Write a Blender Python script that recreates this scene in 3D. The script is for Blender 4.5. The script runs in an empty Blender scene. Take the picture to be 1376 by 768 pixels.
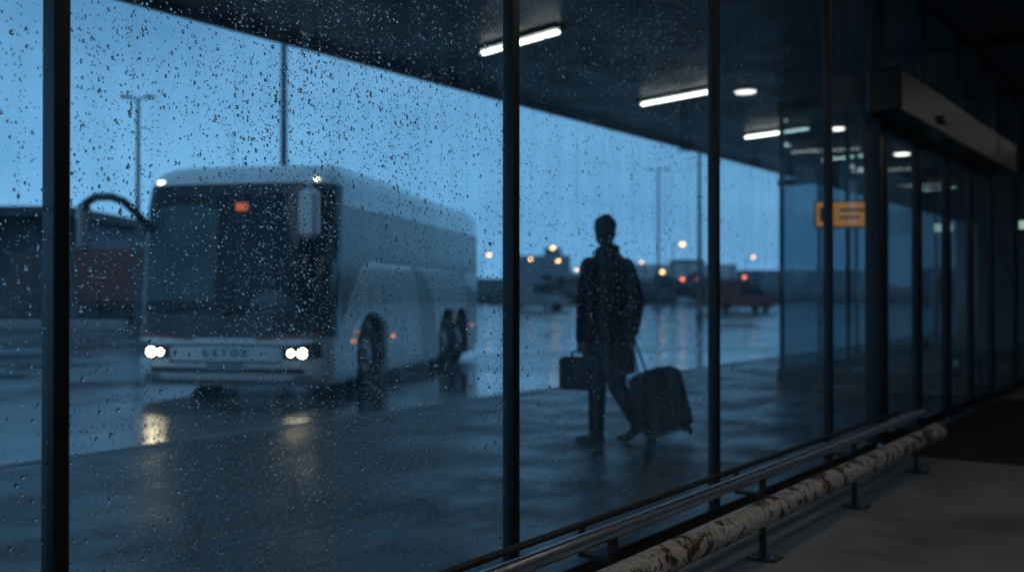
import bpy, math, random
from mathutils import Vector, Matrix, noise
random.seed(7)
S=bpy.context.scene
S.view_settings.view_transform='Standard'
S.view_settings.look='None'
S.view_settings.exposure=0

TH=math.atan(969/1338)
WM=Matrix.Rotation(math.pi/2-TH,4,'Z')       # local (t,p,z) -> world
def Wp(t,p,z=0): return WM@Vector((t,p,z))

# ---------------------------------------------------------------- materials
def nodes(name):
    m=bpy.data.materials.new(name); m.use_nodes=True
    nt=m.node_tree; b=nt.nodes['Principled BSDF']
    return m,nt,b
def mat(name,col,rough=.5,metal=0,var=.15,scale=8,bump=0,bscale=60,coat=0,spec=.5,rvar=0):
    m,nt,b=nodes(name); N=nt.nodes; L=nt.links
    tc=N.new('ShaderNodeTexCoord')
    n=N.new('ShaderNodeTexNoise'); n.inputs['Scale'].default_value=scale; n.inputs['Detail'].default_value=6
    L.new(tc.outputs['Object'],n.inputs['Vector'])
    mr=N.new('ShaderNodeMapRange'); mr.inputs[1].default_value=.3; mr.inputs[2].default_value=.7
    mr.inputs[3].default_value=1-var; mr.inputs[4].default_value=1+var
    L.new(n.outputs['Fac'],mr.inputs[0])
    mx=N.new('ShaderNodeVectorMath'); mx.operation='SCALE'; mx.inputs[0].default_value=col
    L.new(mr.outputs[0],mx.inputs['Scale']); L.new(mx.outputs[0],b.inputs['Base Color'])
    b.inputs['Roughness'].default_value=rough; b.inputs['Metallic'].default_value=metal
    b.inputs['Coat Weight'].default_value=coat; b.inputs['Specular IOR Level'].default_value=spec
    if rvar:
        r=N.new('ShaderNodeMapRange'); r.inputs[1].default_value=.35; r.inputs[2].default_value=.65
        r.inputs[3].default_value=max(.02,rough-rvar); r.inputs[4].default_value=rough+rvar
        L.new(n.outputs['Fac'],r.inputs[0]); L.new(r.outputs[0],b.inputs['Roughness'])
    if bump:
        n2=N.new('ShaderNodeTexNoise'); n2.inputs['Scale'].default_value=bscale; n2.inputs['Detail'].default_value=4
        L.new(tc.outputs['Object'],n2.inputs['Vector'])
        bp=N.new('ShaderNodeBump'); bp.inputs['Strength'].default_value=bump; bp.inputs['Distance'].default_value=.01
        L.new(n2.outputs['Fac'],bp.inputs['Height']); L.new(bp.outputs[0],b.inputs['Normal'])
    return m
def emis(name,col,st):
    m,nt,b=nodes(name)
    b.inputs['Base Color'].default_value=(*col,1)
    b.inputs['Emission Color'].default_value=(*col,1); b.inputs['Emission Strength'].default_value=st
    return m
def glassmat(name,tint,haze,ior=1.5,refl=1.6):
    m=bpy.data.materials.new(name); m.use_nodes=True; nt=m.node_tree; N=nt.nodes; L=nt.links
    for x in list(N): N.remove(x)
    out=N.new('ShaderNodeOutputMaterial')
    tr=N.new('ShaderNodeBsdfTransparent'); tr.inputs[0].default_value=(*tint,1)
    gl=N.new('ShaderNodeBsdfGlossy'); gl.inputs['Roughness'].default_value=.02; gl.inputs[0].default_value=(.85,.93,1,1)
    fr=N.new('ShaderNodeFresnel'); fr.inputs[0].default_value=ior
    mul=N.new('ShaderNodeMath'); mul.operation='MULTIPLY'; mul.inputs[1].default_value=refl; mul.use_clamp=True
    L.new(fr.outputs[0],mul.inputs[0])
    df=N.new('ShaderNodeBsdfTranslucent'); df.inputs[0].default_value=(.6,.68,.72,1)
    tc=N.new('ShaderNodeTexCoord'); mp=N.new('ShaderNodeMapping'); mp.inputs['Scale'].default_value=(9,9,.9)
    L.new(tc.outputs['Object'],mp.inputs[0])
    n=N.new('ShaderNodeTexNoise'); n.inputs['Scale'].default_value=1.6; n.inputs['Detail'].default_value=7
    L.new(mp.outputs[0],n.inputs['Vector'])
    mr=N.new('ShaderNodeMapRange'); mr.inputs[1].default_value=.35; mr.inputs[2].default_value=.75
    mr.inputs[3].default_value=haze*.3; mr.inputs[4].default_value=haze*1.7
    L.new(n.outputs['Fac'],mr.inputs[0])
    m1=N.new('ShaderNodeMixShader'); m2=N.new('ShaderNodeMixShader')
    L.new(mr.outputs[0],m1.inputs[0]); L.new(tr.outputs[0],m1.inputs[1]); L.new(df.outputs[0],m1.inputs[2])
    L.new(mul.outputs[0],m2.inputs[0]); L.new(m1.outputs[0],m2.inputs[1]); L.new(gl.outputs[0],m2.inputs[2])
    L.new(m2.outputs[0],out.inputs[0])
    return m

M={}
M['frame']=mat('frame_dark_metal',(.012,.013,.015),.35,.3,.2,12,.05)
M['glass']=glassmat('window_glass',(.76,.88,.92),.09)
M['glass_far']=glassmat('tinted_glass',(.44,.56,.61),.06)
M['glass_door']=glassmat('door_glass',(.62,.72,.75),.08)
M['steel']=mat('brushed_steel',(.55,.56,.57),.30,1,.15,30,.08,150)
M['darksteel']=mat('dark_post_metal',(.06,.055,.05),.5,.6,.35,20,.3,80)
M['rubber']=mat('tyre_rubber',(.015,.015,.016),.7,0,.2,20,.2,90)
M['busw']=mat('bus_paint_silver',(.78,.79,.80),.25,.0,.05,3,0,10,.8,.5,.08)
M['busg']=mat('bus_paint_grey',(.20,.22,.24),.3,.1,.08,3,0,10,.5)
M['hub']=mat('wheel_hub_metal',(.40,.41,.42),.4,.4,.2,10)
M['busblk']=mat('bus_black_panel',(.012,.014,.016),.2,0,.1,4)
M['busglass']=mat('bus_window_glass',(.008,.018,.024),.06,0,.3,2,spec=.25)
M['pale_patch']=mat('windscreen_pale_patch',(.05,.10,.12),.25,0,.35,1.4,spec=.3)  # paler teal, used to lighten part of the windscreen glass
M['busside']=mat('bus_side_glass',(.03,.055,.07),.18,0,.25,1.2,spec=.7)
M['chrome']=mat('chrome_trim',(.6,.6,.62),.15,1,.1)
M['red']=mat('red_stripe_paint',(.50,.08,.03),.35)
M['led']=emis('headlight_emission',(1,.76,.44),34)
M['led2']=emis('clearance_emission',(1,.86,.62),6)
M['amber']=emis('amber_marker',(1,.28,.04),1.6)
M['disp']=emis('destination_display',(1,.18,.06),.55)
M['tube']=emis('fluorescent_tube',(1,.93,.80),7)
M['fill_tube']=emis('walkway_fill_tube',(1,.90,.78),23)  # for unseen fill tubes added over the walkway
M['coat']=mat('dark_wool_coat',(.010,.011,.015),.85,0,.3,25,.3,200,spec=.2)
M['jeans']=mat('dark_trousers',(.012,.015,.022),.85,0,.3,25,.3,200,spec=.2)
M['shoe']=mat('black_leather',(.010,.009,.009),.4,0,.2,30)
M['hair']=mat('dark_hair',(.008,.006,.005),.6,0,.4,60,.4,150)
M['skin']=mat('skin',(.32,.18,.12),.5,0,.1,20)
M['bag']=mat('black_bag_nylon',(.011,.011,.013),.6,0,.25,30,.3,200)
M['lamp']=mat('galvanised_pole',(.10,.11,.12),.5,.6,.2)
M['conc']=mat('concrete_wall',(.25,.26,.27),.8,0,.25,3,.3,30)
M['darkbld']=mat('terminal_cladding',(.03,.034,.04),.6,0,.25,2)
M['warm']=emis('distant_lamp_warm',(1,.50,.17),7)
M['redl']=emis('distant_lamp_red',(1,.18,.08),5)
M['signo']=emis('amber_sign_face',(1,.40,.08),.38)
M['signt']=mat('sign_lettering',(.14,.07,.02),.6)
M['green']=emis('exit_sign_face',(.6,.9,.75),.5)

def brickmat(name,c1,c2,mortar,bw,bh,ms,rough,rvar=0,bump=.3,spec=.5):
    m,nt,b=nodes(name); N=nt.nodes; L=nt.links
    tc=N.new('ShaderNodeTexCoord')
    br=N.new('ShaderNodeTexBrick'); br.offset=0
    br.inputs['Scale'].default_value=1; br.inputs['Brick Width'].default_value=bw; br.inputs['Row Height'].default_value=bh
    br.inputs['Mortar Size'].default_value=ms; br.inputs['Color1'].default_value=(*c1,1); br.inputs['Color2'].default_value=(*c2,1)
    br.inputs['Mortar'].default_value=(*mortar,1)
    L.new(tc.outputs['Object'],br.inputs['Vector'])
    n=N.new('ShaderNodeTexNoise'); n.inputs['Scale'].default_value=1.3; n.inputs['Detail'].default_value=9; n.inputs['Roughness'].default_value=.65
    L.new(tc.outputs['Object'],n.inputs['Vector'])
    mr=N.new('ShaderNodeMapRange'); mr.inputs[1].default_value=.3; mr.inputs[2].default_value=.7; mr.inputs[3].default_value=.55; mr.inputs[4].default_value=1.4
    L.new(n.outputs['Fac'],mr.inputs[0])
    sc=N.new('ShaderNodeVectorMath'); sc.operation='SCALE'; L.new(br.outputs['Color'],sc.inputs[0]); L.new(mr.outputs[0],sc.inputs['Scale'])
    L.new(sc.outputs[0],b.inputs['Base Color'])
    r=N.new('ShaderNodeMapRange'); r.inputs[1].default_value=.4; r.inputs[2].default_value=.62
    r.inputs[3].default_value=max(.03,rough-rvar); r.inputs[4].default_value=rough+rvar
    L.new(n.outputs['Fac'],r.inputs[0]); L.new(r.outputs[0],b.inputs['Roughness'])
    n2=N.new('ShaderNodeTexNoise'); n2.inputs['Scale'].default_value=70; n2.inputs['Detail'].default_value=3
    L.new(tc.outputs['Object'],n2.inputs['Vector'])
    bp=N.new('ShaderNodeBump'); bp.inputs['Strength'].default_value=bump; bp.inputs['Distance'].default_value=.004
    L.new(n2.outputs['Fac'],bp.inputs['Height']); 
    bp2=N.new('ShaderNodeBump'); bp2.inputs['Strength'].default_value=.5; bp2.inputs['Distance'].default_value=.004; bp2.invert=True
    L.new(br.outputs['Fac'],bp2.inputs['Height']); L.new(bp.outputs[0],bp2.inputs['Normal'])
    L.new(bp2.outputs[0],b.inputs['Normal']); b.inputs['Specular IOR Level'].default_value=spec
    return m
M['pave_wet']=brickmat('wet_concrete_slabs',(.085,.082,.078),(.095,.092,.086),(.03,.03,.03),1.2,1.2,.010,.42,.14,.7,.28)
M['pave_dry']=brickmat('concrete_floor',(.19,.175,.16),(.20,.185,.17),(.06,.055,.05),3.0,3.0,.008,.6,.15,.6)
M['soffit']=brickmat('soffit_panels',(.07,.078,.085),(.075,.08,.088),(.02,.02,.022),1.2,2.4,.012,.45,.08,.05)
def roadmat():
    m,nt,b=nodes('wet_asphalt'); N=nt.nodes; L=nt.links
    tc=N.new('ShaderNodeTexCoord')
    n=N.new('ShaderNodeTexNoise'); n.inputs['Scale'].default_value=.35; n.inputs['Detail'].default_value=9; n.inputs['Roughness'].default_value=.6
    L.new(tc.outputs['Object'],n.inputs['Vector'])
    cr=N.new('ShaderNodeMapRange'); cr.inputs[1].default_value=.35; cr.inputs[2].default_value=.65; cr.inputs[3].default_value=.035; cr.inputs[4].default_value=.07
    L.new(n.outputs['Fac'],cr.inputs[0]); 
    cc=N.new('ShaderNodeCombineColor'); 
    for i in range(3): L.new(cr.outputs[0],cc.inputs[i])
    L.new(cc.outputs[0],b.inputs['Base Color'])
    r=N.new('ShaderNodeMapRange'); r.inputs[1].default_value=.42; r.inputs[2].default_value=.6; r.inputs[3].default_value=.09; r.inputs[4].default_value=.28
    L.new(n.outputs['Fac'],r.inputs[0]); L.new(r.outputs[0],b.inputs['Roughness'])
    n2=N.new('ShaderNodeTexNoise'); n2.inputs['Scale'].default_value=18; n2.inputs['Detail'].default_value=5
    L.new(tc.outputs['Object'],n2.inputs['Vector'])
    bp=N.new('ShaderNodeBump'); bp.inputs['Strength'].default_value=.2; bp.inputs['Distance'].default_value=.01
    L.new(n2.outputs['Fac'],bp.inputs['Height']); L.new(bp.outputs[0],b.inputs['Normal'])
    b.inputs['Specular IOR Level'].default_value=.8
    return m
M['road']=roadmat()
def peelmat():
    m,nt,b=nodes('peeling_paint_rust'); N=nt.nodes; L=nt.links
    tc=N.new('ShaderNodeTexCoord')
    n=N.new('ShaderNodeTexNoise'); n.inputs['Scale'].default_value=9; n.inputs['Detail'].default_value=12; n.inputs['Roughness'].default_value=.72
    L.new(tc.outputs['Object'],n.inputs['Vector'])
    r=N.new('ShaderNodeMapRange'); r.inputs[1].default_value=.525; r.inputs[2].default_value=.54
    L.new(n.outputs['Fac'],r.inputs[0])
    n2=N.new('ShaderNodeTexNoise'); n2.inputs['Scale'].default_value=40; n2.inputs['Detail'].default_value=6
    L.new(tc.outputs['Object'],n2.inputs['Vector'])
    rust=N.new('ShaderNodeValToRGB'); rust.color_ramp.elements[0].position=.35; rust.color_ramp.elements[0].color=(.04,.02,.014,1)
    rust.color_ramp.elements[1].position=.65; rust.color_ramp.elements[1].color=(.15,.07,.04,1)
    L.new(n2.outputs['Fac'],rust.inputs[0])
    pt=N.new('ShaderNodeValToRGB'); pt.color_ramp.elements[0].position=.3; pt.color_ramp.elements[0].color=(.24,.235,.22,1)
    pt.color_ramp.elements[1].position=.6; pt.color_ramp.elements[1].color=(.54,.53,.50,1)
    L.new(n2.outputs['Fac'],pt.inputs[0])
    mx=N.new('ShaderNodeMix'); mx.data_type='RGBA'
    L.new(r.outputs[0],mx.inputs[0]); L.new(pt.outputs[0],mx.inputs[6]); L.new(rust.outputs[0],mx.inputs[7])
    L.new(mx.outputs[2],b.inputs['Base Color'])
    rr=N.new('ShaderNodeMapRange'); rr.inputs[3].default_value=.3; rr.inputs[4].default_value=.85
    L.new(r.outputs[0],rr.inputs[0]); L.new(rr.outputs[0],b.inputs['Roughness'])
    bp=N.new('ShaderNodeBump'); bp.invert=True; bp.inputs['Strength'].default_value=.8; bp.inputs['Distance'].default_value=.004
    L.new(r.outputs[0],bp.inputs['Height'])
    bp2=N.new('ShaderNodeBump'); bp2.inputs['Strength'].default_value=.3; bp2.inputs['Distance'].default_value=.003
    L.new(n2.outputs['Fac'],bp2.inputs['Height']); L.new(bp.outputs[0],bp2.inputs['Normal']); L.new(bp2.outputs[0],b.inputs['Normal'])
    return m
M['peel']=peelmat()
def watermat():
    m,nt,b=nodes('rain_water')
    b.inputs['Base Color'].default_value=(1,1,1,1); b.inputs['Transmission Weight'].default_value=1
    b.inputs['IOR'].default_value=1.33; b.inputs['Roughness'].default_value=0
    return m
M['water']=watermat()

# ---------------------------------------------------------------- builder
class B:
    def __init__(s): s.v=[];s.f=[];s.m=[];s.sm=[];s.mats=[]
    def mi(s,k):
        if k not in s.mats: s.mats.append(k)
        return s.mats.index(k)
    def add(s,vs,fs,k,smooth=False):
        o=len(s.v); s.v+= [tuple(x) for x in vs]; i=s.mi(k)
        for f in fs: s.f.append([a+o for a in f]); s.m.append(i); s.sm.append(smooth)
        return s
    def box(s,c,d,k,rot=None,bev=0):
        x,y,z=[q/2 for q in d]
        if bev:
            b=min(bev,x*.9,y*.9,z*.9)
            vs=[];fs=[]
            prof=[(-z,b),(-z+b,0),(z-b,0),(z,b)]
            for (zz,ins) in prof:
                X=x-ins;Y=y-ins
                vs+=[(-X+b,-Y,zz),(X-b,-Y,zz),(X,-Y+b,zz),(X,Y-b,zz),(X-b,Y,zz),(-X+b,Y,zz),(-X,Y-b,zz),(-X,-Y+b,zz)]
            for r in range(3):
                for i in range(8):
                    j=(i+1)%8; fs.append([r*8+i,r*8+j,(r+1)*8+j,(r+1)*8+i])
            fs.append(list(range(7,-1,-1))); fs.append(list(range(24,32)))
        else:
            vs=[(-x,-y,-z),(x,-y,-z),(x,y,-z),(-x,y,-z),(-x,-y,z),(x,-y,z),(x,y,z),(-x,y,z)]
            fs=[[3,2,1,0],[4,5,6,7],[0,1,5,4],[1,2,6,5],[2,3,7,6],[3,0,4,7]]
        vs=[Vector(v) for v in vs]
        if rot is not None: vs=[rot@v for v in vs]
        c=Vector(c); return s.add([v+c for v in vs],fs,k)
    def cyl(s,a,b,r1,k,r2=None,n=14,caps=True,smooth=True):
        a=Vector(a);b=Vector(b); r2=r1 if r2 is None else r2
        q=(b-a).to_track_quat('Z','Y'); vs=[]
        for (p,r) in ((a,r1),(b,r2)):
            for i in range(n):
                t=2*math.pi*i/n; vs.append(p+q@Vector((r*math.cos(t),r*math.sin(t),0)))
        fs=[[i,(i+1)%n,n+(i+1)%n,n+i] for i in range(n)]
        s.add(vs,fs,k,smooth)
        if caps: s.add(vs[:n],[list(range(n-1,-1,-1))],k); s.add(vs[n:],[list(range(n))],k)
        return s
    def pipe(s,pts,r,k,n=12):
        for i in range(len(pts)-1):
            s.cyl(pts[i],pts[i+1],r,k,n=n)
            if i: s.ell(pts[i],(r,r,r),k,n=n,m=6)
        return s
    def ell(s,c,r,k,rot=None,n=16,m=10):
        c=Vector(c); vs=[Vector((0,0,-r[2]))]
        for j in range(1,m):
            ph=-math.pi/2+math.pi*j/m
            for i in range(n):
                t=2*math.pi*i/n; vs.append(Vector((r[0]*math.cos(ph)*math.cos(t),r[1]*math.cos(ph)*math.sin(t),r[2]*math.sin(ph))))
        vs.append(Vector((0,0,r[2])))
        fs=[[0,1+(i+1)%n,1+i] for i in range(n)]
        for j in range(m-2):
            for i in range(n):
                a=1+j*n+i; b=1+j*n+(i+1)%n; fs.append([a,b,b+n,a+n])
        l=len(vs)-1; o=1+(m-2)*n
        fs+=[[l,o+i,o+(i+1)%n] for i in range(n)]
        if rot is not None: vs=[rot@v for v in vs]
        return s.add([v+c for v in vs],fs,k,True)
    def cap(s,a,b,r1,r2,k='coat'):
        s.cyl(a,b,r1,k,r2,n=18); s.ell(a,(r1*1.001,)*3,k,n=18); s.ell(b,(r2*1.001,)*3,k,n=18); return s
    def rings(s,rs,k,smooth=True,caps=True):
        n=len(rs[0]); vs=[p for r in rs for p in r]; fs=[]
        for j in range(len(rs)-1):
            for i in range(n):
                fs.append([j*n+i,j*n+(i+1)%n,(j+1)*n+(i+1)%n,(j+1)*n+i])
        if caps: fs.append(list(range(n-1,-1,-1))); fs.append([(len(rs)-1)*n+i for i in range(n)])
        return s.add(vs,fs,k,smooth)
    def obj(s,name,parent=None,mx=None):
        me=bpy.data.meshes.new(name); me.from_pydata(s.v,[],s.f)
        for k in s.mats: me.materials.append(M[k])
        me.polygons.foreach_set('material_index',s.m); me.polygons.foreach_set('use_smooth',s.sm); me.update()
        o=bpy.data.objects.new(name,me); S.collection.objects.link(o)
        if parent: o.parent=parent
        if mx is not None: o.matrix_local=mx
        return o
def empty(name,mx=None):
    e=bpy.data.objects.new(name,None); e.empty_display_size=.2; S.collection.objects.link(e)
    if mx is not None: e.matrix_world=mx
    return e

# ---------------------------------------------------------------- ground
KERB=7.1; SOF=3.9; PG=2.3
B().add([(-500,-300,-.15),(500,-300,-.15),(500,900,-.15),(-500,900,-.15)],[[0,1,2,3]],'road').obj('road')
B().box((20,(PG+KERB)/2,-.1),(90,KERB-PG,.2),'pave_wet').obj('pavement',None,WM)
B().box((20,-6+PG/2-.0,-.1),(90,12+PG,.2),'pave_dry').obj('covered_walkway_floor',None,WM)
B().box((20,KERB+.075,-.095),(90,.148,.2),'conc',bev=.015).obj('kerb',None,WM)
b=B()
M['paint']=mat('worn_road_paint',(.35,.36,.36),.3,0,.5,6)
for (x,y,a,l,w) in ((-12,19,80,9,.12),(3,24,70,10,.12),(9,30,75,10,.12),(16,36,75,10,.12),(-14,27,75,14,.12)):
    b.box((x,y,-.146+.0),(w,l,.004),'paint',Matrix.Rotation(math.radians(-a),3,'Z'))
b.obj('road_marking')
e=empty('drain_grate',WM@Matrix.Translation((.55,6.2,0)))
b=B(); b.box((0,0,.003),(.9,.45,.006),'busblk')
for i in range(14): b.box((-.42+i*.065,0,.009),(.03,.43,.01),'darksteel')
b.obj('grate_bars',e)

# ---------------------------------------------------------------- canopy
can=empty('canopy',WM)
B().box((22,(7.87-1.6)/2,SOF+.15),(94,7.87+1.6,.3),'soffit').obj('soffit',can)
B().box((22,7.87+.03,SOF+.12),(94,.06,.42),'frame').obj('fascia',can)
b=B()
for t in range(-8,60,6): b.cyl((t+1.9,-1.2,0),(t+1.9,-1.2,SOF),.09,'darksteel')
b.obj('columns',can)
b=B()
for p in (.9,):
    b.box((22,p,SOF-.05),(94,.12,.1),'frame')
for t in range(-4,40,3): b.box((t+.4,1.62,SOF-.04),(.08,1.28,.08),'frame')
b.obj('beams',can)
def tube(t,p,ang,L=1.2,k='tube'):
    e=empty('ceiling_light',WM@Matrix.Translation((t,p,SOF-.05))@Matrix.Rotation(ang,4,'Z'))
    B().box((0,0,.03),(L+.06,.14,.04),'frame').obj('housing',e)
    B().box((0,0,-.012),(L,.055,.03),k,bev=.01).obj('diffuser',e)
ang=math.radians(-90-13)
for t in (4.8,8.4,12.0,15.6,19.2,22.8,26.4): tube(t,6.0,ang)
tube(1.2,6.0,ang)
for t in (-1.8,1.6,5.0): tube(t,-1.0,0,1.5,'fill_tube')  # added out of view to brighten the walkway floor and rails
for t in (.2,3.2,5.6): tube(t,.35,0,1.5,'fill_tube')  # second added row, also out of view, for more light on the floor
for t in (16.5,21): tube(t,3.7,0)  # added inside the waiting room to lift the dark view through the doors
for t in (14.5,18.5): tube(t,.2,0)
for t in (12.2,15.8,19.4):
    e=empty('downlight',WM@Matrix.Translation((t,-.5,SOF)))
    B().cyl((0,0,-.05),(0,0,-.001),.16,'frame',n=24).obj('rim',e)
    B().cyl((0,0,-.062),(0,0,-.051),.135,'tube',n=24).obj('lens',e)

# ---------------------------------------------------------------- glass wall
gw=empty('glass_wall',WM)
mull=[-4.3,-2.45,-.58,1.3,3.17,5.06,6.96,8.08]
mull2=[12.6,14.4,16.3,18.2,20.1,22,23.9]
b=B()
for t in mull+mull2:
    big=t in (8.08,12.6)
    b.box((t,PG,SOF/2+.03),(.12 if big else .042,.12 if big else .058,SOF-.08),'frame',bev=.004)
for a,c in ((-6,8.02),(12.66,26)):
    b.box(((a+c)/2,PG,.045),(c-a,.075,.09),'frame',bev=.004); b.box(((a+c)/2,PG,SOF-.03),(c-a,.075,.06),'frame')
b.obj('mullions',gw)
b=B()
def pane(a,c,z0=.07,z1=SOF-.04,k='glass',bb=None,p=PG):
    (bb or b).add([(a,p,z0),(c,p,z0),(c,p,z1),(a,p,z1)],[[0,1,2,3]],k)
ms=[-6]+mull
for i in range(len(ms)-1): pane(ms[i],ms[i+1])
ms=mull2+[26]
for i in range(len(ms)-1): pane(ms[i],ms[i+1],k='glass_far')
b.obj('panes',gw)

def drops():
    vs=[];fs=[]
    n=8
    def drop(t,z,r,el):
        o=len(vs); h=r*random.uniform(.4,.7); base=PG-.0015
        tw=random.uniform(.85,1.1); jit=[random.uniform(.88,1.12) for _ in range(n)]
        vs.append((t,base-h,z-.12*r))
        for (q,hh) in ((.55,.84),(.88,.45),(1,0)):
            for i in range(n):
                a=2*math.pi*i/n; rr=r*q*jit[i]
                y=math.sin(a); sx=1-.25*max(y,0)*(el-1)
                vs.append((t+rr*math.cos(a)*tw*sx, base-h*hh, z+rr*y*(el if y>0 else 1)))
        vs.append((t,base,z))
        for i in range(n):
            j=(i+1)%n
            fs.append((o,o+1+i,o+1+j))
            for k in (0,1): fs.append((o+1+k*n+i,o+1+(k+1)*n+i,o+1+(k+1)*n+j,o+1+k*n+j))
            fs.append((o+1+2*n+i,o+1+3*n,o+1+2*n+j))
    def dens(t,z): 
        return .6+.6*noise.noise(Vector((t*2.2,z*.7,3)))+.35*noise.noise(Vector((t*9,z*2,9)))
    specs=[(-.1,1.28,8000,.9),(1.33,3.14,27000,.9),(3.2,5.03,15000,.9),(5.1,6.9,6000,.95),(7.0,7.98,1500,1)]
    for a,c,cnt,s in specs:
        k=0
        while k<cnt:
            t=random.uniform(a,c); z=random.uniform(.12,1.5+.32*(1.35+.81*t))
            d=dens(t,z)+ .05*(z-1.2)
            if random.random()>d: continue
            r=min(.0070,random.lognormvariate(math.log(.0020),.48))*s
            drop(t,z,r,random.choice((1,1,1.15,1.4,1.9)) if r>.0022 else 1); k+=1
    for _ in range(170):
        t=random.uniform(.2,5.0); z=random.uniform(.3,2.4); L=random.uniform(.12,.8); zz=z; 
        drop(t,z,.0048,1.7)
        while zz<z+L:
            zz+=random.uniform(.008,.022); t+=random.uniform(-.0009,.0009)
            drop(t,zz,random.uniform(.0009,.0024),random.choice((1,1.8)))
    me=bpy.data.meshes.new('raindrops'); me.from_pydata(vs,[],fs); me.materials.append(M['water'])
    me.polygons.foreach_set('use_smooth',[True]*len(fs)); me.update()
    o=bpy.data.objects.new('raindrops',me); S.collection.objects.link(o); o.parent=gw
drops()

# ---------------------------------------------------------------- sliding door
sd=empty('sliding_door',WM)
b=B()
b.box((10.2,PG-.16,2.78),(4.9,.26,.34),'frame',bev=.02)
b.box((10.34,PG,2.78),(4.38,.06,.3),'frame')
b.obj('header',sd)
b=B()
for (x0,x1) in ((8.16,9.2),(9.24,10.3),(10.38,11.4),(11.44,12.5)):
    for x in (x0+.03,x1-.03): b.box((x,PG-.04,1.33),(.055,.05,2.56),'frame',bev=.004)
    b.box(((x0+x1)/2,PG-.04,.08),(x1-x0-.12,.045,.1),'frame'); b.box(((x0+x1)/2,PG-.04,2.57),(x1-x0-.12,.045,.07),'frame')
b.box((10.34,PG-.02,.008),(4.4,.2,.016),'steel')
b.obj('leaf_frames',sd)
b=B()
for (x0,x1) in ((8.2,9.15),(9.3,10.25),(10.42,11.35),(11.5,12.45)): pane(x0,x1,.12,2.54,'glass_door',b,PG-.04)
for x0,x1 in ((8.16,9.6),(9.64,11.06),(11.1,12.5)): pane(x0,x1,2.98,SOF-.06,'glass_door',b)
b.obj('glazing',sd)
b=B()
for x in (9.62,11.08): b.box((x,PG,3.42),(.04,.06,.9),'frame')
b.box((10.34,PG,SOF-.03),(4.38,.09,.06),'frame'); b.box((9.0,PG-.31,2.72),(.14,.05,.06),'busblk',bev=.01)
b.obj('transom_bars',sd)
b=B(); b.box((10.4,1.55,.004),(4.8,1.3,.010),'rubber')
for i in range(25): b.box((10.4,.93+i*.0515,.012),(4.74,.022,.012),'darksteel')
b.obj('floor_mat',None,WM)

# ---------------------------------------------------------------- guard rails
def rail(t0,t1,posts):
    e=empty('guard_rail',WM)
    B().cyl((t0,1.80,.40),(t1,1.80,.40),.028,'steel',n=24).obj('handrail',e)
    B().cyl((t0,1.93,.405),(t1-.05,1.93,.405),.013,'darksteel',n=16).obj('thin_rail',e)
    b=B(); b.cyl((t0,1.715,.262),(t1+.05,1.715,.262),.057,'peel',n=32)
    b.cyl((t1+.045,1.715,.262),(t1+.06,1.715,.262),.061,'peel',n=32); b.obj('painted_pipe',e)
    b=B()
    for t in posts:
        b.box((t,1.80,.19),(.05,.02,.38),'darksteel',bev=.003)
        b.box((t,1.86,.30),(.05,.14,.016),'darksteel'); b.box((t,1.93,.35),(.03,.012,.10),'darksteel')
        b.box((t,1.79,.006),(.12,.14,.012),'darksteel',bev=.003); b.box((t,1.765,.265),(.06,.05,.05),'darksteel')
        for s in (-1,1):b.cyl((t+s*.04,1.74,.01),(t+s*.04,1.74,.024),.009,'steel',n=6)
    b.obj('posts',e)
rail(-4,7.5,[-2.5,-1.1,.3,1.7,3.1,4.5,5.9,7.3])
rail(12.9,20,[13,14.4,15.8,17.2,18.6])

# ---------------------------------------------------------------- glass waiting room beyond the door
wr=empty('glass_waiting_room',WM)
b=B(); T0=13.2
for p in (2.5,3.2,4.1,5.0): b.box((T0,p,SOF/2),(.06,.05,SOF-.04),'frame')
b.box((T0,3.75,.12),(.06,2.6,.2),'frame'); b.box((T0,3.75,2.75),(.05,2.6,.08),'frame'); b.box((T0,3.75,SOF-.1),(.06,2.6,.16),'frame')
for t in (14.8,16.6,18.4,20.2,22): b.box((t,5.02,SOF/2),(.05,.06,SOF-.04),'frame')
b.box((18.5,5.02,.12),(10.5,.06,.2),'frame')
b.obj('frames',wr)
b=B(); b.add([(T0,2.4,.1),(T0,5,.1),(T0,5,SOF-.05),(T0,2.4,SOF-.05)],[[0,1,2,3]],'glass_far')
b.add([(T0,5.02,.1),(24,5.02,.1),(24,5.02,SOF-.05),(T0,5.02,SOF-.05)],[[0,1,2,3]],'glass_far'); b.obj('glazing',wr)
B().box((24.1,1.2,SOF/2),(.2,7.7,SOF-.03),'conc').obj('back_wall',wr)
tb=empty('terminal_building',WM)
b=B(); b.box((15,-9.5,5),(70,4,10),'darkbld'); b.obj('walls',tb)
b=B()
for i in range(22):
    for z in (1.4,4.8,7.8): b.box((-14+i*3,-7.49,z),(2.2,.05,1.7),'busglass')
b.obj('windows',tb)

# signs
e=empty('hanging_sign',Matrix.Translation((4.02,12.1,2.2))@Matrix.Rotation(math.radians(-6),4,'Z'))
B().box((0,0,0),(.68,.08,.33),'frame',bev=.01).obj('case',e)
b=B().box((0.0,-.043,0),(.64,.006,.29),'signo'); b.obj('face',e)
b=B(); b.box((-.2,-.049,0),(.16,.004,.17),'signt'); b.box((.1,-.049,.05),(.3,.004,.035),'signt'); b.box((.07,-.049,-.04),(.24,.004,.03),'signt'); b.obj('lettering',e)
b=B()
for x in (-.25,.25): b.cyl((x,0,.16),(x,0,1.66),.012,'frame')
b.obj('hangers',e)
e=empty('exit_sign',Matrix.Translation((5.70,11.0,2.02))@Matrix.Rotation(math.radians(-36),4,'Z'))
B().box((0,0,0),(.30,.05,.2),'frame',bev=.005).obj('case',e)
B().box((.02,-.028,-.02),(.2,.005,.09),'green').obj('face',e)
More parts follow.
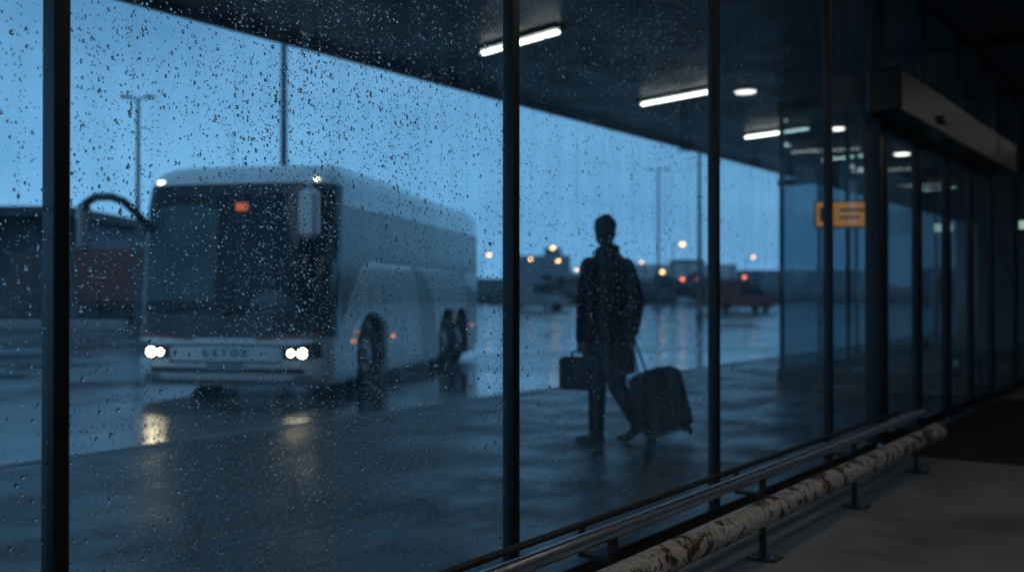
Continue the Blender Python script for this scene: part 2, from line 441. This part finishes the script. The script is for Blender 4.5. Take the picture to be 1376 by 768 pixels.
B().cyl((0,0,.1),(0,0,1.85),.01,'frame').obj('hanger',e)

# ---------------------------------------------------------------- bus
BA=math.radians(11)
HWB=1.38
BM=Matrix.Translation((-2.44-HWB*math.cos(BA),12.9+HWB*math.sin(BA),-.15))@Matrix.Rotation(-BA,4,'Z')
bus=empty('coach_bus',BM)
ZL=[.16,.24,.34,.5,.65,.8,.95,1.12,1.4,1.7,2.0,2.3,2.6,2.87,2.97,3.06,3.13,3.17,3.19]
def lerp(tab,z):
    for (a,x),(c,y) in zip(tab,tab[1:]):
        if z<=c: return x+(y-x)*max(0,(z-a))/(c-a)
    return tab[-1][1]
YF=[(.16,.08),(.24,.03),(.34,0),(.8,.0),(1.12,.03),(2.0,.12),(2.6,.20),(2.87,.26),(2.97,.31),(3.06,.40),(3.13,.55),(3.17,.75),(3.19,1.05)]
HW=[(.16,1.34),(.34,1.38),(2.6,1.38),(2.87,1.355),(2.97,1.32),(3.06,1.26),(3.13,1.17),(3.17,1.05),(3.19,.85)]
LEN=9.1; DD=.5; NE=4.5
def fy(x,z):
    w=lerp(HW,z); q=min(1,abs(x)/w)
    return lerp(YF,z)+DD*(1-(1-q**NE)**(1/NE))
def outline(z):
    w=lerp(HW,z); y0=lerp(YF,z); pts=[]
    na=28
    for i in range(na+1):
        a=-math.pi/2+math.pi*i/na; sx=math.sin(a); cx=math.cos(a)
        x=w*math.copysign(abs(sx)**(2/NE),sx); y=y0+DD*(1-max(cx,0)**(2/NE))
        pts.append((x,y,z))
    for i in range(1,16): pts.append((w,y0+DD+(LEN-.3-y0-DD)*i/15,z))
    for i in range(1,6):
        a=math.pi/2*i/5; pts.append((w-.25+.25*math.cos(a),LEN-.3+(.28-lerp(YF,z)*.2)*math.sin(a),z))
    for i in range(1,6):
        a=math.pi/2-math.pi/2*i/5; pts.append((-(w-.25+.25*math.cos(a)),LEN-.3+(.28-lerp(YF,z)*.2)*math.sin(a),z))
    for i in range(1,15): pts.append((-w,y0+DD+(LEN-.3-y0-DD)*(1-i/15),z))
    return pts
b=B(); b.rings([outline(z) for z in ZL],'busw')
b.mi('busglass'); b.mi('busblk'); b.mi('rubber')
body=b.obj('body',bus)
for p in body.data.polygons:
    c=p.center
    if len(p.vertices)==4:
        if 1.12<c.z<2.87 : 
            if c.y<.52+lerp(YF,c.z): p.material_index=1
        elif .8<c.z<1.12 and c.y<.5: p.material_index=2
WH=[1.85,6.25,7.35]
for y in WH:
    cb=B(); cb.cyl((-2,y,.5),(2,y,.5),.60,'rubber',n=40); c=cb.obj('cut'); c.matrix_world=BM
    bpy.context.view_layer.update()
    md=body.modifiers.new('b','BOOLEAN'); md.object=c; md.operation='DIFFERENCE'; md.solver='EXACT'
    md.material_mode='TRANSFER'
    dg=bpy.context.evaluated_depsgraph_get(); me=bpy.data.meshes.new_from_object(body.evaluated_get(dg))
    body.modifiers.clear(); body.data=me; bpy.data.objects.remove(c)
def strip(bb,x0,x1,zlo,zhi,k,off=.008,n=20,m=3):
    vs=[];fs=[]
    for i in range(n+1):
        x=x0+(x1-x0)*i/n; a=zlo(x);c=zhi(x)
        for j in range(m+1):
            z=a+(c-a)*j/m; vs.append((x,fy(x,z)-off,z))
    for i in range(n):
        for j in range(m):
            q=i*(m+1)+j; fs.append([q,q+m+1,q+m+2,q+1])
    bb.add(vs,fs,k,True)
b=B()
strip(b,-1.06,1.06,lambda x:.70-.02*x*x,lambda x:.725-.02*x*x,'busblk')
strip(b,-.80,.80,lambda x:.475,lambda x:.50,'busblk',.012)
strip(b,-1.1,1.1,lambda x:.34,lambda x:.41,'busblk',.006)
strip(b,-1.27,1.27,lambda x:.20,lambda x:.25,'busg',.02)
strip(b,-.26,.26,lambda x:.38,lambda x:.47,'busg',.02)
for s in (-1,1):
    x0,x1=(.80,1.30) if s>0 else (-1.30,-.80)
    strip(b,x0,x1,lambda x:.53+.03*(abs(x)-.8),lambda x:.67+.20*(abs(x)-.8),'busblk',.012)
    strip(b,*((.95,1.2) if s>0 else (-1.2,-.95)),lambda x:.27,lambda x:.32,'chrome',.022)
    x0,x1=(.45,1.32) if s>0 else (-1.32,-.45)
    strip(b,x0,x1,lambda x:.775+.10*max(0,abs(x)-.45)**1.5,lambda x:.80+.11*max(0,abs(x)-.45)**1.5,'red',.014)
b.obj('front_trim',bus)
b=B()
strip(b,-1.18,-.18,lambda x:1.30,lambda x:2.45+.15*math.cos((x+.68)*2.4),'pale_patch',.004,24,10)  # patch added to lighten the left part of the windscreen glass
strip(b,-1.30,-1.22,lambda x:1.25,lambda x:2.7,'busside',.006,4,8)
strip(b,-.9,1.0,lambda x:2.72,lambda x:2.84,'busblk',.007,24,2)
strip(b,.35,.95,lambda x:1.14,lambda x:1.30+.12*math.sin((x-.35)*5.2),'busside',.005,16,3)
b.obj('windscreen_patches',bus)
b=B()
for s in (-1,1):
    for dx,r in ((.93,.040),(1.08,.058),):
        x=s*dx; y=fy(x,.61)-.02
        b.cyl((x,y+.03,.61),(x,y-.005,.61),r+.014,'chrome',n=20); b.cyl((x,y-.012,.61),(x,y-.004,.61),r,'led',n=20)
    b.box((s*1.12,fy(1.12,2.92)-.01,2.915),(.09,.03,.04),'led2')
b.obj('headlights',bus)
b=B()
b.box((.15,fy(.15,2.5)-.01,2.55),(.16,.03,.10),'disp')
b.obj('destination_display',bus)
b=B() # wipers
for s in (-1,1):
    b.cyl((s*.1+.05,fy(.1,1.1)-.03,1.08),(s*.1+.45,fy(.5,1.3)-.04,1.28),.012,'rubber')
    b.cyl((s*.5-.35,fy(.6,1.2)-.03,1.16),(s*.5+.35,fy(.6,1.25)-.03,1.22),.012,'rubber')
b.box((0,fy(0,2)-.003,1.98),(.022,.01,1.70),'busblk',Matrix.Rotation(-.10,3,'X'))
b.obj('wipers',bus)
cu=bpy.data.curves.new('lt','FONT'); cu.body='GETOR'; cu.size=.14; cu.align_x='CENTER'; cu.extrude=.006; cu.space_character=1.7
to=bpy.data.objects.new('lt',cu); S.collection.objects.link(to); bpy.context.view_layer.update()
me=bpy.data.meshes.new_from_object(to.evaluated_get(bpy.context.evaluated_depsgraph_get())); bpy.data.objects.remove(to)
me.materials.clear(); me.materials.append(M['busblk']); o=bpy.data.objects.new('lettering',me); S.collection.objects.link(o); o.parent=bus
o.matrix_local=Matrix.Translation((0,-.014,.56))@Matrix.Rotation(math.pi/2,4,'X')
def poly(bb,pts,k,x):
    vs=[(x,y,z) for y,z in pts]; bb.add(vs,[list(range(len(vs)))],k)
for s,nm in ((1,'side_windows'),(-1,'side_windows_offside')):
    b=B(); X=s*(HWB+.006)
    base=[(.62,.98),(.8,1.12),(1.0,1.36),(1.2,1.62),(1.45,1.78),(1.8,1.86),(2.3,1.88)]
    poly(b,base+[(2.3,2.60),(.62,2.60)],'busside',X)
    for i in range(5):
        y0=2.33+i*1.27; poly(b,[(y0,1.88),(y0+1.24,1.88),(y0+1.24,2.60),(y0,2.60)],'busside',X)
    b.obj(nm,bus)
    b=B(); X=s*(HWB+.003)
    poly(b,[(2.2,1.84),(8.78,1.84),(8.78,2.62),(2.2,2.62)],'busblk',X)
    poly(b,[(4.6,.3),(5.6,.3),(5.5,.9),(5.2,1.3),(4.9,1.6),(4.5,1.78),(4.2,1.84),(3.9,1.84),(4.3,1.5),(4.5,1.0)],'busg',X)
    poly(b,[(7.95,.3),(8.78,.3),(8.78,1.84),(7.2,1.84),(7.6,1.6),(7.85,1.3)],'busg',X)
    for yy in (2.5,3.4,4.4,5.6): poly(b,[(yy,.3),(yy+.012,.3),(yy+.012,1.3),(yy,1.3)],'busblk',X+s*.002)
    b.obj('side_panels',bus)
b=B()
for y in (1.1,2.9,8.3):
    for s in (-1,1): b.box((s*(HWB+.01),y,.72),(.02,.09,.035),'amber')
for s in (-1,1): b.box((s*1.2,LEN-.03,1.0),(.12,.06,.4),'red')
b.obj('side_markers',bus)
def wheel(x,y,s):
    b=B(); n=36
    prof=[(-.14,.30),(-.14,.46),(-.11,.495),(0,.505),(.11,.495),(.14,.46),(.14,.30)]
    vs=[];fs=[]
    for i in range(n):
        a=2*math.pi*i/n
        for (px,r) in prof: vs.append((x+px,y+r*math.cos(a),.5+r*math.sin(a)))
    m=len(prof)
    for i in range(n):
        for j in range(m-1): fs.append([i*m+j,i*m+j+1,((i+1)%n)*m+j+1,((i+1)%n)*m+j])
    b.add(vs,fs,'rubber',True)
    b.cyl((x-.12*s,y,.5),(x+.09*s,y,.5),.30,'hub',n=36); b.cyl((x+.09*s,y,.5),(x+.15*s,y,.5),.16,'hub',.11,n=24)
    for i in range(10):
        a=2*math.pi*i/10; b.cyl((x+.09*s,y+.22*math.cos(a),.5+.22*math.sin(a)),(x+.12*s,y+.22*math.cos(a),.5+.22*math.sin(a)),.02,'chrome',n=6)
    b.obj('wheel',bus)
for y in WH:
    for s in (-1,1): wheel(s*1.20,y,s)
b=B(); b.box((0,4.5,.55),(2.0,7.6,.5),'rubber')
b.box((0,4.1,3.24),(1.5,3.9,.22),'busw',bev=.08); b.box((0,7.6,3.21),(1.2,.9,.12),'busg',bev=.04)
b.obj('chassis_and_roof_unit',bus)
b=B()
b.pipe([(-1.20,.25,2.25),(-1.28,.0,2.46),(-1.40,-.12,2.62),(-1.55,-.18,2.68),(-1.75,-.22,2.68),(-1.88,-.24,2.60),(-1.93,-.24,2.4)],.055,'busblk')
b.box((-1.93,-.22,2.28),(.17,.18,.66),'busg',bev=.06)
b.obj('mirror_offside',bus)
b=B()
b.pipe([(1.1,.35,2.89),(1.18,.05,2.88),(1.24,-.15,2.76)],.04,'busw')
b.box((1.25,-.17,2.42),(.26,.18,.64),'busw',bev=.06); b.box((1.25,-.07,2.42),(.2,.02,.56),'busglass')
b.obj('mirror_nearside',bus)

# ---------------------------------------------------------------- man
man=empty('walking_man')
hd=Vector((-.55,.83,0)).normalized(); rt=Vector((hd.y,-hd.x,0)); C=Vector((.80,8.3,0))
def bake(b,name,parent,vox,smooth=3,rule=None,mats=()):
    o=b.obj(name); md=o.modifiers.new('r','REMESH'); md.mode='VOXEL'; md.voxel_size=vox
    sm=o.modifiers.new('s','SMOOTH'); sm.iterations=smooth; sm.factor=.5
    bpy.context.view_layer.update()
    me=bpy.data.meshes.new_from_object(o.evaluated_get(bpy.context.evaluated_depsgraph_get()))
    bpy.data.objects.remove(o); me.materials.clear()
    for k in mats: me.materials.append(M[k])
    for p in me.polygons:
        p.use_smooth=True
        p.material_index=rule(p.center) if rule else 0
    me.name=name; o=bpy.data.objects.new(name,me); S.collection.objects.link(o); o.parent=parent; return o
def ring(c,rx,ry,z,n=40):
    out=[]
    for i in range(n):
        a=2*math.pi*i/n; f=1+(.04*math.sin(a*5+z*7)*max(0,1.1-z)) 
        p=c+rt*(rx*math.cos(a)*f)+hd*(ry*math.sin(a)*f); out.append((p.x,p.y,z))
    return out
b=B()
Rr=[(.58,.24,.21),(.64,.236,.205),(.76,.226,.19),(.92,.21,.17),(1.06,.20,.155),(1.22,.21,.155),(1.36,.228,.152),(1.46,.228,.135),(1.52,.185,.115),(1.57,.12,.095),(1.62,.075,.075)]
b.rings([ring(C,rx,ry,z) for z,rx,ry in Rr],'coat')
for i in range(14):  # collar
    a=2*math.pi*i/14; a2=2*math.pi*(i+1)/14
    f=lambda q:C+rt*(.080*math.cos(q))+hd*(.078*math.sin(q)+.01)+Vector((0,0,1.605-.02*math.sin(q)))
    b.cap(f(a),f(a2),.03,.03)
LS=C-rt*.19+Vector((0,0,1.465)); RS=C+rt*.19+Vector((0,0,1.465))
LE=Vector((.585,8.14,1.17)); LW=Vector((.568,8.17,.875))
RE=Vector((1.062,8.40,1.18)); RW=Vector((1.025,8.38,.93))
b.cap(LS,LE,.082,.064); b.cap(LE,LW,.062,.048); b.cap(RS,RE,.082,.064); b.cap(RE,RW,.062,.048)
b.cap(C+hd*.01+Vector((0,0,1.56)),C+hd*.025+Vector((0,0,1.70)),.062,.058)
H=C+hd*.03+Vector((-.01,0,1.765)); 
hrot=Matrix((rt,hd,Vector((0,0,1)))).transposed()
b.ell(H+Vector((0,0,.022)),(.080,.097,.098),'coat',hrot,24,16)
b.ell(H+hd*.022-Vector((0,0,.045)),(.060,.072,.078),'coat',hrot,20,12)
b.cap(H+hd*.085-Vector((0,0,.005)),H+hd*.108-Vector((0,0,.035)),.010,.015)
b.ell(H+hd*.088-Vector((0,0,.068)),(.024,.012,.010),'coat',hrot)
for s in (-1,1):
    b.ell(H+rt*s*.082-Vector((0,0,.012))-hd*.005,(.012,.020,.034),'coat',hrot)
    b.ell(H+rt*s*.03+hd*.088+Vector((0,0,.018)),(.018,.012,.007),'coat',hrot)
# hair volume
b.ell(H+Vector((0,0,.045))-hd*.012,(.092,.104,.088),'coat',hrot,24,14)
b.ell(H+Vector((0,0,-.02))-hd*.045,(.074,.062,.075),'coat',hrot,20,12)
for i in range(26):
    a=random.uniform(0,6.28); q=random.uniform(.1,1.1)
    d=rt*math.cos(a)*math.sin(q)*.085+hd*math.sin(a)*math.sin(q)*.095+Vector((0,0,math.cos(q)*.088))
    b.ell(H+Vector((0,0,.045))-hd*.012+d,(.014,.018,.014),'coat',None,8,6)
# legs
LH=C-rt*.09+Vector((0,0,.92)); RH=C+rt*.09+Vector((0,0,.92))
LK=Vector((.705,8.25,.50)); LA=Vector((.695,8.22,.10)); 
RK=Vector((.875,8.34,.48)); RA=Vector((1.035,8.30,.18))
b.cap(LH,LK,.108,.080); b.cap(LK,LA,.079,.064); b.cap(RH,RK,.108,.080); b.cap(RK,RA,.079,.062)
fd=Vector((-.85,.50,0)).normalized()
b.cap(LA-Vector((0,0,.055))-fd*.035,LA+fd*.10-Vector((0,0,.062)),.045,.038); b.cap(LA+fd*.10-Vector((0,0,.062)),LA+fd*.175-Vector((0,0,.07)),.039,.030)
toe=RA+fd*.09+Vector((0,0,-.145)); b.cap(RA+Vector((.015,0,-.05)),toe+Vector((0,0,.0)),.045,.038); b.cap(toe,toe+fd*.06,.037,.030)
def rule(c):
    if c.z>1.64 :
        l=c-H; f=l.dot(hd); 
        if l.z>.055 or f<.03: return 3
        return 4
    if c.z>.575: return 0
    if c.z<.115 or (c.x>.96 and c.z<.15): return 2
    return 1
bake(b,'body',man,.011,4,rule,('coat','jeans','shoe','hair','skin'))
def hand(P,u,v,name):
    u=u.normalized(); v=v.normalized(); w=Vector((0,0,-1)); b=B()
    R=Matrix((u,v,-w)).transposed()
    b.cap(P,P+w*.03,.028,.027); b.ell(P+w*.045,(.042,.020,.050),'skin',R)
    E=P+w*.08
    ln=(.9,1.05,1.0,.8)
    for i in range(4):
        f0=E+u*((i-1.5)*.0205)-w*.006; s=ln[i]
        pts=[f0,f0+(w*.022-v*.016)*s,f0+(w*.042-v*.002)*s,f0+(w*.034+v*.022)*s,f0+(w*.012+v*.028)*s]
        rr=(.0098,.0094,.0088,.0082,.0075)
        for j in range(4): b.cap(pts[j],pts[j+1],rr[j],rr[j+1])
    t0=P+w*.03-u*.030; pts=[t0,t0+w*.028-u*.012+v*.016,t0+w*.052+v*.026+u*.004,t0+w*.066+v*.028+u*.022]
    for j in range(3): b.cap(pts[j],pts[j+1],.012-.001*j,.011-.001*j)
    bake(b,name,man,.004,2,None,('skin',))
hand(LW,Vector((-1,.25,0)),Vector((.25,1,0)),'left_hand')
hand(RW,Vector((.3,1,0)),Vector((-1,.3,0)),'right_hand')
# ---- briefcase
bc=empty('briefcase',Matrix.Translation((LW.x-.01,LW.y+.012,.60))@Matrix.Rotation(math.radians(-14),4,'Z'))
b=B(); b.box((0,0,-.01),(.34,.11,.27),'bag',bev=.025); b.box((0,-.062,-.03),(.30,.02,.17),'bag',bev=.008); b.obj('case',bc)
B().pipe([(-.07,0,.12),(-.06,0,.165),(0,0,.175),(.06,0,.165),(.07,0,.12)],.009,'shoe').obj('handle',bc)
b=B(); 
for x in (-.07,.07): b.box((x,-.058,.10),(.03,.012,.04),'darksteel')
b.obj('clasps',bc)
# ---- suitcase
tilt=math.radians(-15)
SM=Matrix.Translation((1.33,8.42,.045))@Matrix.Rotation(math.radians(8),4,'Z')@Matrix.Rotation(tilt,4,'Y')
sc=empty('rolling_suitcase',SM)
b=B(); b.box((0,0,.30),(.43,.25,.54),'bag',bev=.05); b.box((.02,-.135,.24),(.33,.05,.34),'bag',bev=.02); b.box((0,-.135,.50),(.30,.03,.10),'bag',bev=.012)
b.box((0,-.0,.57),(.16,.05,.03),'rubber',bev=.01); b.obj('shell',sc)
b=B()
for x in (-.16,.16):
    for y in (-.08,.08): b.cyl((x-.012,y,.012),(x+.012,y,.012),.035,'rubber',n=18); b.box((x,y,.035),(.04,.03,.03),'shoe')
b.obj('wheels',sc)
b=B()
g=SM.inverted()@(RW+Vector((-.0,0,-.103)))
for xx,yy in ((-.14,-.055),(-.04,.055)):
    b.cyl((xx,yy,.55),(g.x+(xx+.09)*.5,g.y+yy,g.z),.010,'steel')
b.cyl((g.x-.025,g.y-.065,g.z),(g.x+.025,g.y+.065,g.z),.013,'rubber')
b.obj('telescopic_handle',sc)

# ---------------------------------------------------------------- street furniture / distance
def street_lamp(x,y,h,dbl=True,lit=None,w=.07,arm=.55,lr=.2):
    e=empty('street_lamp',Matrix.Translation((x,y,-.15)))
    b=B(); b.cyl((0,0,0),(0,0,h),w,'lamp',w*.55); b.cyl((0,0,0),(0,0,.5),w*1.5,'lamp'); b.obj('pole',e)
    b=B()
    for s in ((-1,1) if dbl else (1,)):
        b.cyl((0,0,h-.03),(s*arm,0,h+.05),.03,'lamp'); b.box((s*(arm+.12),0,h+.06),(.36,.2,.08),'lamp',bev=.02)
        if lit: b.ell((s*(arm+.15),-.05,h-.06),(lr,lr,.14),lit)
    b.obj('heads',e)
def at(px,y): return (px-688)/1338*y
def hz(py,y): return 1.4+(393-py)/1338*y
street_lamp(at(185,34),34,hz(132,34),w=.10,arm=.28)
street_lamp(at(940,46),46,hz(203,46),w=.12,arm=.7)
street_lamp(at(885,70),70,hz(228,70),w=.10)
street_lamp(at(381,30),30,13,w=.13)
street_lamp(at(312,90),90,hz(180,90),w=.08,arm=.2)
for px,py,y,k,lr in ((743,333,85,'warm',.2),(750,350,95,'warm',.2),(657,342,90,'warm',.17),(713,348,100,'warm',.16),(890,365,80,'warm',.17),(917,328,75,'warm',.2),(917,375,100,'redl',.2),(938,374,100,'redl',.15),(1000,372,90,'redl',.14),(632,352,110,'warm',.15),(775,362,120,'warm',.17),(862,352,130,'warm',.17),(1012,345,100,'warm',.15)):
    street_lamp(at(px,y)-.7,y,hz(py,y)+.06,False,k,lr=lr)
M['far']=brickmat('distant_facades_hazed',(.10,.14,.17),(.14,.18,.21),(.2,.25,.3),3,3,.25,.8)  # distance haze is mixed into these bluish base colours
M['far2']=mat('distant_treeline',(.06,.075,.08),.9,0,.4,.3)
M['pale']=brickmat('pale_facade',(.45,.48,.50),(.48,.50,.52),(.30,.33,.36),2.4,2.8,.3,.7)
b=B(); x=-230
while x<230:
    w=random.uniform(8,24); h=random.uniform(3,8.5); y=random.uniform(165,215)
    b.box((x,y,h/2-.15),(w,12,h),'far'); 
    if random.random()<.5: b.box((x+w*.2,y,h+.6),(w*.3,5,1.6),'far')
    x+=w*random.uniform(.7,1.15)
b.obj('distant_city_buildings')
b=B()
for i in range(900):
    x=random.uniform(-170,170); y=random.uniform(125,150); r=random.uniform(.5,1.5)
    z=random.uniform(0,2.2)*(1+.6*math.sin(x*.11)+.4*math.sin(x*.31))
    b.ell((x,y,z),(r*1.3,r,r*random.uniform(.6,1)),'far2',n=6,m=4)
b.obj('distant_tree_mass')
ob=empty('office_building')
B().box((at(915,170),170,2.9),(16,14,6.1),'pale').obj('walls',ob)
B().box((at(915,170)+1,170,6.4),(5,6,.9),'far').obj('roof_plant',ob)
dp=empty('depot_building')
B().box((-41,62,2.6),(34,12,5.4),'far').obj('walls',dp)
B().box((-41,60,5.5),(36,17,.5),'darkbld').obj('roof',dp)
b=B()
for i in range(8): b.box((-56+i*4.2,55.9,1.8),(3.2,.2,3.4),'busblk')
b.obj('doors',dp)
M['tred']=mat('red_container_paint',(.16,.045,.04),.5,0,.2,2)
tr=empty('truck_trailer',Matrix.Translation((at(150,47),47,-.15)))
b=B(); b.box((2.2,0,2.2),(7.0,2.5,2.5),'tred',bev=.05)
for i in range(17): b.box((-1.1+i*.42,-1.26,2.2),(.10,.04,2.3),'tred')
b.obj('box_body',tr)
b=B()
for x in (-.6,.6,4,5.2): b.cyl((x,-1.2,.5),(x,-.85,.5),.5,'rubber',n=20); b.cyl((x,.85,.5),(x,1.2,.5),.5,'rubber',n=20)
b.box((2.2,0,.85),(7.0,1.8,.2),'rubber'); b.obj('wheels_and_frame',tr)
bt=empty('metal_fence',Matrix.Translation((0,41,-.15)))
b=B()
for i in range(16): b.cyl((-34+i*1.5,0,0),(-34+i*1.5,0,1.5),.04,'lamp',n=8)
for i in range(150): b.cyl((-34+i*.15,0,.5),(-34+i*.15,0,1.45),.01,'lamp',n=5)
for z in (.5,.9,1.45): b.box((-22.7,0,z),(22.6,.04,.06),'lamp')
b.obj('rails',bt)
cb=empty('concrete_barrier',Matrix.Translation((0,37,-.15)))
b=B()
for i in range(8): b.box((-33+i*2.5,0,.2),(2.44,.35,.4),'conc',bev=.05)
b.obj('blocks',cb)
def van(x,y,col,rot):
    e=empty('parked_van',Matrix.Translation((x,y,-.15))@Matrix.Rotation(rot,4,'Z'))
    b=B(); prof=[(-2.5,.35),(2.45,.35),(2.55,.9),(2.2,1.2),(1.5,1.3),(.9,2.1),(.6,2.25),(-2.4,2.3),(-2.5,2.1)]
    rs=[[(px,yy*(1 if pz<1.3 else .9),pz) for px,pz in prof] for yy in (-.95,-.9,.9,.95)]
    b.rings(rs,col,False); b.obj('body',e)
    b=B(); b.add([(1.45,-.93,1.32),(.88,-.88,2.05),(-.3,-.88,2.05),(-.3,-.93,1.32)],[[0,1,2,3]],'busglass'); b.add([(1.55,-.8,1.33),(.97,-.76,2.05),(.97,.76,2.05),(1.55,.8,1.33)],[[0,3,2,1]],'busglass'); b.obj('windows',e)
    b=B()
    for xx in (-1.6,1.6):
        for yy in (-.9,.9): b.cyl((xx,yy-.1,.34),(xx,yy+.1,.34),.34,'rubber',n=20)
    b.obj('wheels',e)
van(at(995,75),75,'tred',.2); van(at(720,78),78,'busg',.1)

# ---------------------------------------------------------------- world, sun, camera
w=bpy.data.worlds.new('World'); S.world=w; w.use_nodes=True; nt=w.node_tree; N=nt.nodes; L=nt.links
bg=N['Background']
sky=N.new('ShaderNodeTexSky'); sky.sky_type='NISHITA'; sky.sun_disc=False
sky.sun_elevation=math.radians(3); sky.sun_rotation=math.radians(200); sky.ozone_density=3; sky.air_density=1.4
tint=N.new('ShaderNodeMix'); tint.data_type='RGBA'; tint.blend_type='MULTIPLY'; tint.inputs[0].default_value=1
tint.inputs[7].default_value=(.5,.9,1.25,1)
L.new(sky.outputs[0],tint.inputs[6])
tc=N.new('ShaderNodeTexCoord'); mp=N.new('ShaderNodeMapping'); mp.inputs['Scale'].default_value=(1,1,3)
L.new(tc.outputs['Generated'],mp.inputs[0])
n=N.new('ShaderNodeTexNoise'); n.inputs['Scale'].default_value=2.2; n.inputs['Detail'].default_value=6
L.new(mp.outputs[0],n.inputs['Vector'])
cr=N.new('ShaderNodeValToRGB'); cr.color_ramp.elements[0].position=.3; cr.color_ramp.elements[0].color=(1.9,5.2,9.4,1)
cr.color_ramp.elements[1].position=.7; cr.color_ramp.elements[1].color=(3.5,8.0,13.0,1)
L.new(n.outputs['Fac'],cr.inputs[0])
mx=N.new('ShaderNodeMix'); mx.data_type='RGBA'; mx.inputs[0].default_value=.8
L.new(tint.outputs[2],mx.inputs[6]); L.new(cr.outputs[0],mx.inputs[7])
sx=N.new('ShaderNodeSeparateXYZ'); L.new(tc.outputs['Generated'],sx.inputs[0])
gr=N.new('ShaderNodeMapRange'); gr.inputs[1].default_value=0; gr.inputs[2].default_value=.4; gr.inputs[3].default_value=1.12; gr.inputs[4].default_value=.55
L.new(sx.outputs[2],gr.inputs[0])
sm=N.new('ShaderNodeVectorMath'); sm.operation='SCALE'; L.new(mx.outputs[2],sm.inputs[0]); L.new(gr.outputs[0],sm.inputs['Scale'])
L.new(sm.outputs[0],bg.inputs[0])
bg.inputs[1].default_value=.1
sl=bpy.data.lights.new('sun','SUN'); sl.energy=.12; sl.angle=math.radians(20); sl.color=(.75,.88,1)
so=bpy.data.objects.new('sun',sl); S.collection.objects.link(so)
az=math.radians(200); v=Vector((math.sin(az),math.cos(az),math.tan(math.radians(25)))); so.rotation_euler=v.to_track_quat('Z','Y').to_euler()
cd=bpy.data.cameras.new('camera'); co=bpy.data.objects.new('camera',cd); S.collection.objects.link(co)
co.location=(0,0,1.25); co.rotation_euler=(math.radians(90+.39),0,0); cd.lens=35; cd.sensor_width=36; cd.clip_end=2000
cd.dof.use_dof=True; cd.dof.focus_distance=3.05; cd.dof.aperture_fstop=1.8
S.camera=co
